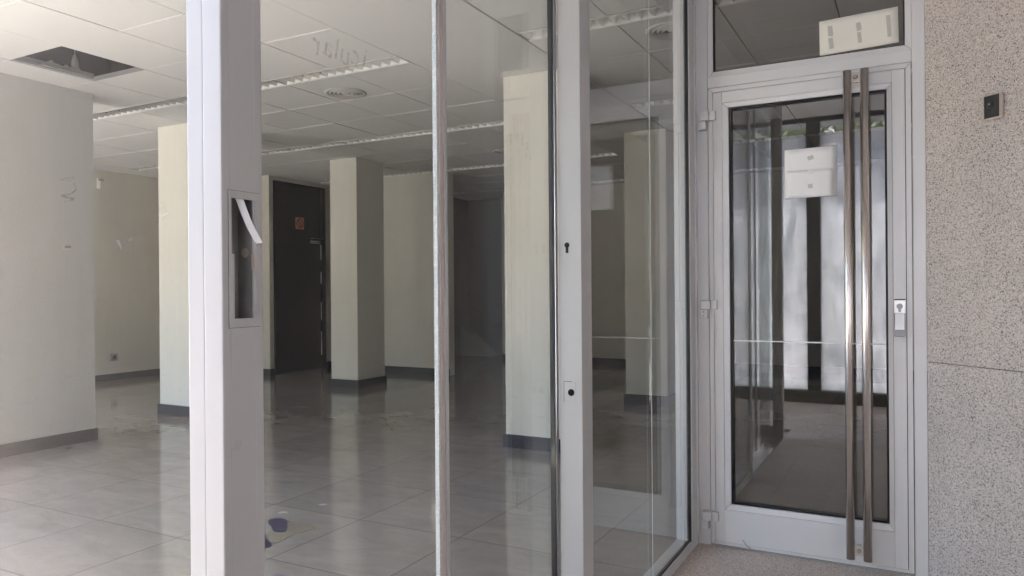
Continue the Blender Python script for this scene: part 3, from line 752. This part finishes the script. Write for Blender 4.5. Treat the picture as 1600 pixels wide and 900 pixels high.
# ------------------------------------------------------------------ splayed granite wall
g0 = Vector((.0585, YD+.0, 0)); gd = Vector((.732, -.681, 0)).normalized(); gn = Vector((-gd.y*-1, 0, 0))
ang = math.atan2(gd.y, gd.x)
t = thing('granite_wall', 'speckled pink-grey granite wall right of the entrance door', 'wall', g0)
zs = [-.03, .8625, 1.842, 2.88]
for za, zb in zip(zs, zs[1:]):
    xa = 0
    for xb in (1.25, 2.5, 3.6):
        o = MB().box(xa+.0005, xb-.001, 0, .03, za+(.0005 if za > 1 else .0012), zb-(.0005 if zb > 1 else .0012), .0005).build('granite_slab', 'granite')
        o.parent = t; xa = xb
o = MB().box(0, 3.6, .031, .2, -.03, 2.88).build('backing', 'hole'); o.parent = t
t.rotation_euler = (0, 0, ang)
# doorbell camera on the granite
def on_wall(x, y):
    d = ray(x, y); nrm = Vector((gd.y, -gd.x, 0)); s = (g0-EYE).dot(nrm)/d.dot(nrm); return EYE + d*s
p = on_wall(1556, 167); sl_ = (p-g0).dot(gd)
t2 = thing('door_viewer', 'small square black sensor in a beige housing on the granite wall', 'doorbell', (p.x, p.y, p.z))
t2.rotation_euler = (0, 0, ang)
o = MB().box(-.0335, .0335, -.020, -.0005, -.046, .046, .009).build('housing', 'beige'); o.parent = t2
o2 = MB().box(-.0285, .0285, -.0225, -.0202, -.040, .040, .0008).build('face_plate', 'black'); o2.parent = t2
o3 = MB().cyl((-.004, -.0227, .006), (-.004, -.026, .006), .013, 24, .009).build('lens', 'black'); o3.parent = o2
o4 = MB().cyl((-.004, -.0261, .006), (-.004, -.0268, .006), .0085, 20).build('lens_glass', 'black'); o4.parent = o3
o5 = MB().cyl((-.005, -.0269, .008), (-.005, -.0274, .008), .003, 14).build('lens_glint', 'chrome'); o5.parent = o3

# ------------------------------------------------------------------ porch: whitewashed screens, plinth, lintel, columns
YP = -1.22
px_ = [(-1.98, -.915), (-.78, .40), (1.82, 3.05), (3.18, 4.4)]  # last two are unseen, added to bring light onto the post sides
lab = ['whitewashed glass screen left of the middle porch mullion', 'whitewashed glass screen right of the middle porch mullion', 'added unseen whitewashed screen right of the solid granite front', 'added unseen whitewashed screen at the right end of the porch']
for (a, b_), L_ in zip(px_, lab):
    tag(MB().box(a, b_, YP-.006, YP+.006, .125, 2.70).build('whitewashed_screen', 'whitewash'), L_, 'glass screen', 'whitewashed porch screens')
for i, a in enumerate((-2.05, -.8475, .47, 1.753, 3.115)):
    tag(MB().box(a-.062, a+.062, YP-.08, YP+.06, .122, 2.798, .004).build('porch_mullion', 'skirt'), ['leftmost dark porch mullion', 'dark porch mullion between the two whitewashed screens', 'dark porch mullion left of the solid granite front', 'dark porch mullion right of the solid granite front', 'dark porch mullion between the two right screens'][i], 'mullion', 'dark porch mullions')
tag(MB().box(.535, 1.69, YP-.08, YP+.06, .122, 2.798).build('granite_wall', 'granite'), 'added unseen granite front between the whitewashed screens', 'wall')  # unseen, added so the side pane's double reflection stays dark
tag(MB().box(-2.12, 4.5, YP-.10, YP+.10, -.03, .12, .004).build('plinth', 'plinth'), 'low dark granite plinth below the whitewashed screens', 'plinth')
tag(MB().box(-2.12, 6, -1.46, -1.16, 2.80, 3.2).build('lintel', 'skirt'), 'dark lintel along the street edge of the porch', 'lintel')
tag(MB().box(4.5, 4.7, -1.3, 1.2, -.03, 2.86).box(2.72, 4.499, .96, 1.15, -.03, 2.859).build('porch_wall', 'granite'), 'granite wall closing the right end of the porch', 'wall')
tag(MB().box(-14, -9.6, .8, 1.1, -.03, 2.8).build('neighbour_wall', 'concrete'), 'plain wall left of the shop window', 'wall')

# ------------------------------------------------------------------ litter on the shop floor
def blob(name, label, cat, pts, m, z):
    P = [onZ(x, y, z) for x, y in pts]; b = MB(); n = 6
    Q = []
    for i in range(len(P)):
        a, c, d, e = P[i-1], P[i], P[(i+1) % len(P)], P[(i+2) % len(P)]
        for k in range(n):
            u = k/n; Q.append(.5*((2*c)+(d-a)*u+(2*a-5*c+4*d-e)*u*u+(3*c-a-3*d+e)*u**3))
    b.prism([(q.x, q.y) for q in Q], 'z', z-.0016, z)
    return tag(b.build(name, m), label, cat)
blob('cardboard_scrap', 'flat tan stain-coloured scrap on the floor tiles near the first glass leaf', 'scrap', [(420, 842), (432, 848), (452, 838), (472, 832), (489, 826), (493, 823), (478, 820), (450, 815), (430, 818)], 'tan', .0020)
blob('purple_scrap', 'larger purple film scrap lying on the tan scrap', 'scrap', [(418, 816), (424, 811), (435, 809), (447, 812), (449, 819), (447, 829), (436, 831), (427, 829), (424, 822)], 'purple', .0042)
blob('purple_scrap', 'small purple film scrap beside the nearest post', 'scrap', [(404, 838), (414, 834), (417, 843), (425, 850), (418, 855), (404, 856)], 'purple', .0041)
blob('purple_scrap', 'purple film scrap at the bottom edge of the glass leaf', 'scrap', [(424, 901), (434, 897), (446, 899), (449, 906), (436, 912), (426, 909)], 'purple', .0040)

blob('plaster_flake', 'thin white plaster flake on the floor near the purple scraps', 'flake', [(434, 801), (441, 799), (448, 799.5), (450, 801), (443, 801.5), (437, 802)], 'fibre', .0018)
blob('plaster_flake', 'smaller white plaster flake farther right on the floor', 'flake', [(497, 788.5), (505, 787), (511, 787.5), (507, 789), (500, 789.5)], 'fibre', .0019)

# ------------------------------------------------------------------ street beyond the porch (seen only as reflections)
def tree(x, y, h, seed):
    rnd = random.Random(seed)
    t = thing('street_tree', 'leafy street tree %s' % {1: 'left of the porch', 2: 'opposite the porch mullion', 3: 'opposite the entrance door', 4: 'opposite the granite wall', 5: 'far right along the road'}[seed], 'tree', (x, y, -.15), 'street trees along the road')
    b = MB().cyl((x, y, -.15), (x+.1, y, h*.45), .14, 12, .09)
    for k in range(5):
        a = rnd.uniform(0, 6.28); b.cyl((x+.1, y, h*.4), (x+.1+math.cos(a)*h*.2, y+math.sin(a)*h*.2, h*.75), .06, 8, .02)
    b.build('trunk', 'bark', t)
    b = MB()
    cl = [(Vector((x+rnd.gauss(0, h*.17), y+rnd.gauss(0, h*.17), h*.68+rnd.gauss(0, h*.15))), rnd.uniform(.5, .95)) for _ in range(26)]
    for c, r in cl:
        for _ in range(110):
            d = Vector((rnd.gauss(0, 1), rnd.gauss(0, 1), rnd.gauss(0, 1))).normalized()*r*rnd.uniform(.5, 1)
            q = c+d; a = Vector((rnd.gauss(0, 1), rnd.gauss(0, 1), rnd.gauss(0, 1))).normalized()*.10; e = a.orthogonal().normalized()*.05
            b.quad(q-a, q+e, q+a, q-e)
    b.build('crown', 'leaf', t)
for x, y, h, s in ((-6.5, -9.2, 6.2, 1), (-3.4, -9.6, 6.6, 2), (-.3, -9.0, 6.0, 3), (2.9, -9.5, 6.5, 4), (6.2, -9.2, 6.2, 5)): tree(x, y, h, s)
t = thing('apartment_building', 'plain rendered apartment building across the road', 'building', (0, -22, -.15))
MB().box(-60, 30, -28, -21, -.15, 7).build('facade', 'render', t)
for k in range(9):
    for z in (1.2, 4.2):
        MB().box(-22+k*5, -20.4+k*5, -20.998, -20.9, z, z+1.7).build('window', 'win_dark', t)

# granite pier at the street edge, mirrored in the street window
t = thing('granite_pier', 'broad granite pier at the street edge left of the porch', 'pier', (-3.5, -.9, -.03))
for za, zb in ((-.03, .8625), (.8625, 1.842), (1.842, 2.82), (2.82, 3.2)):
    MB().box(-4.3, -2.35, -1.25, -.575, za+.001, zb-.001, .001).build('granite_slab', 'granite', t)
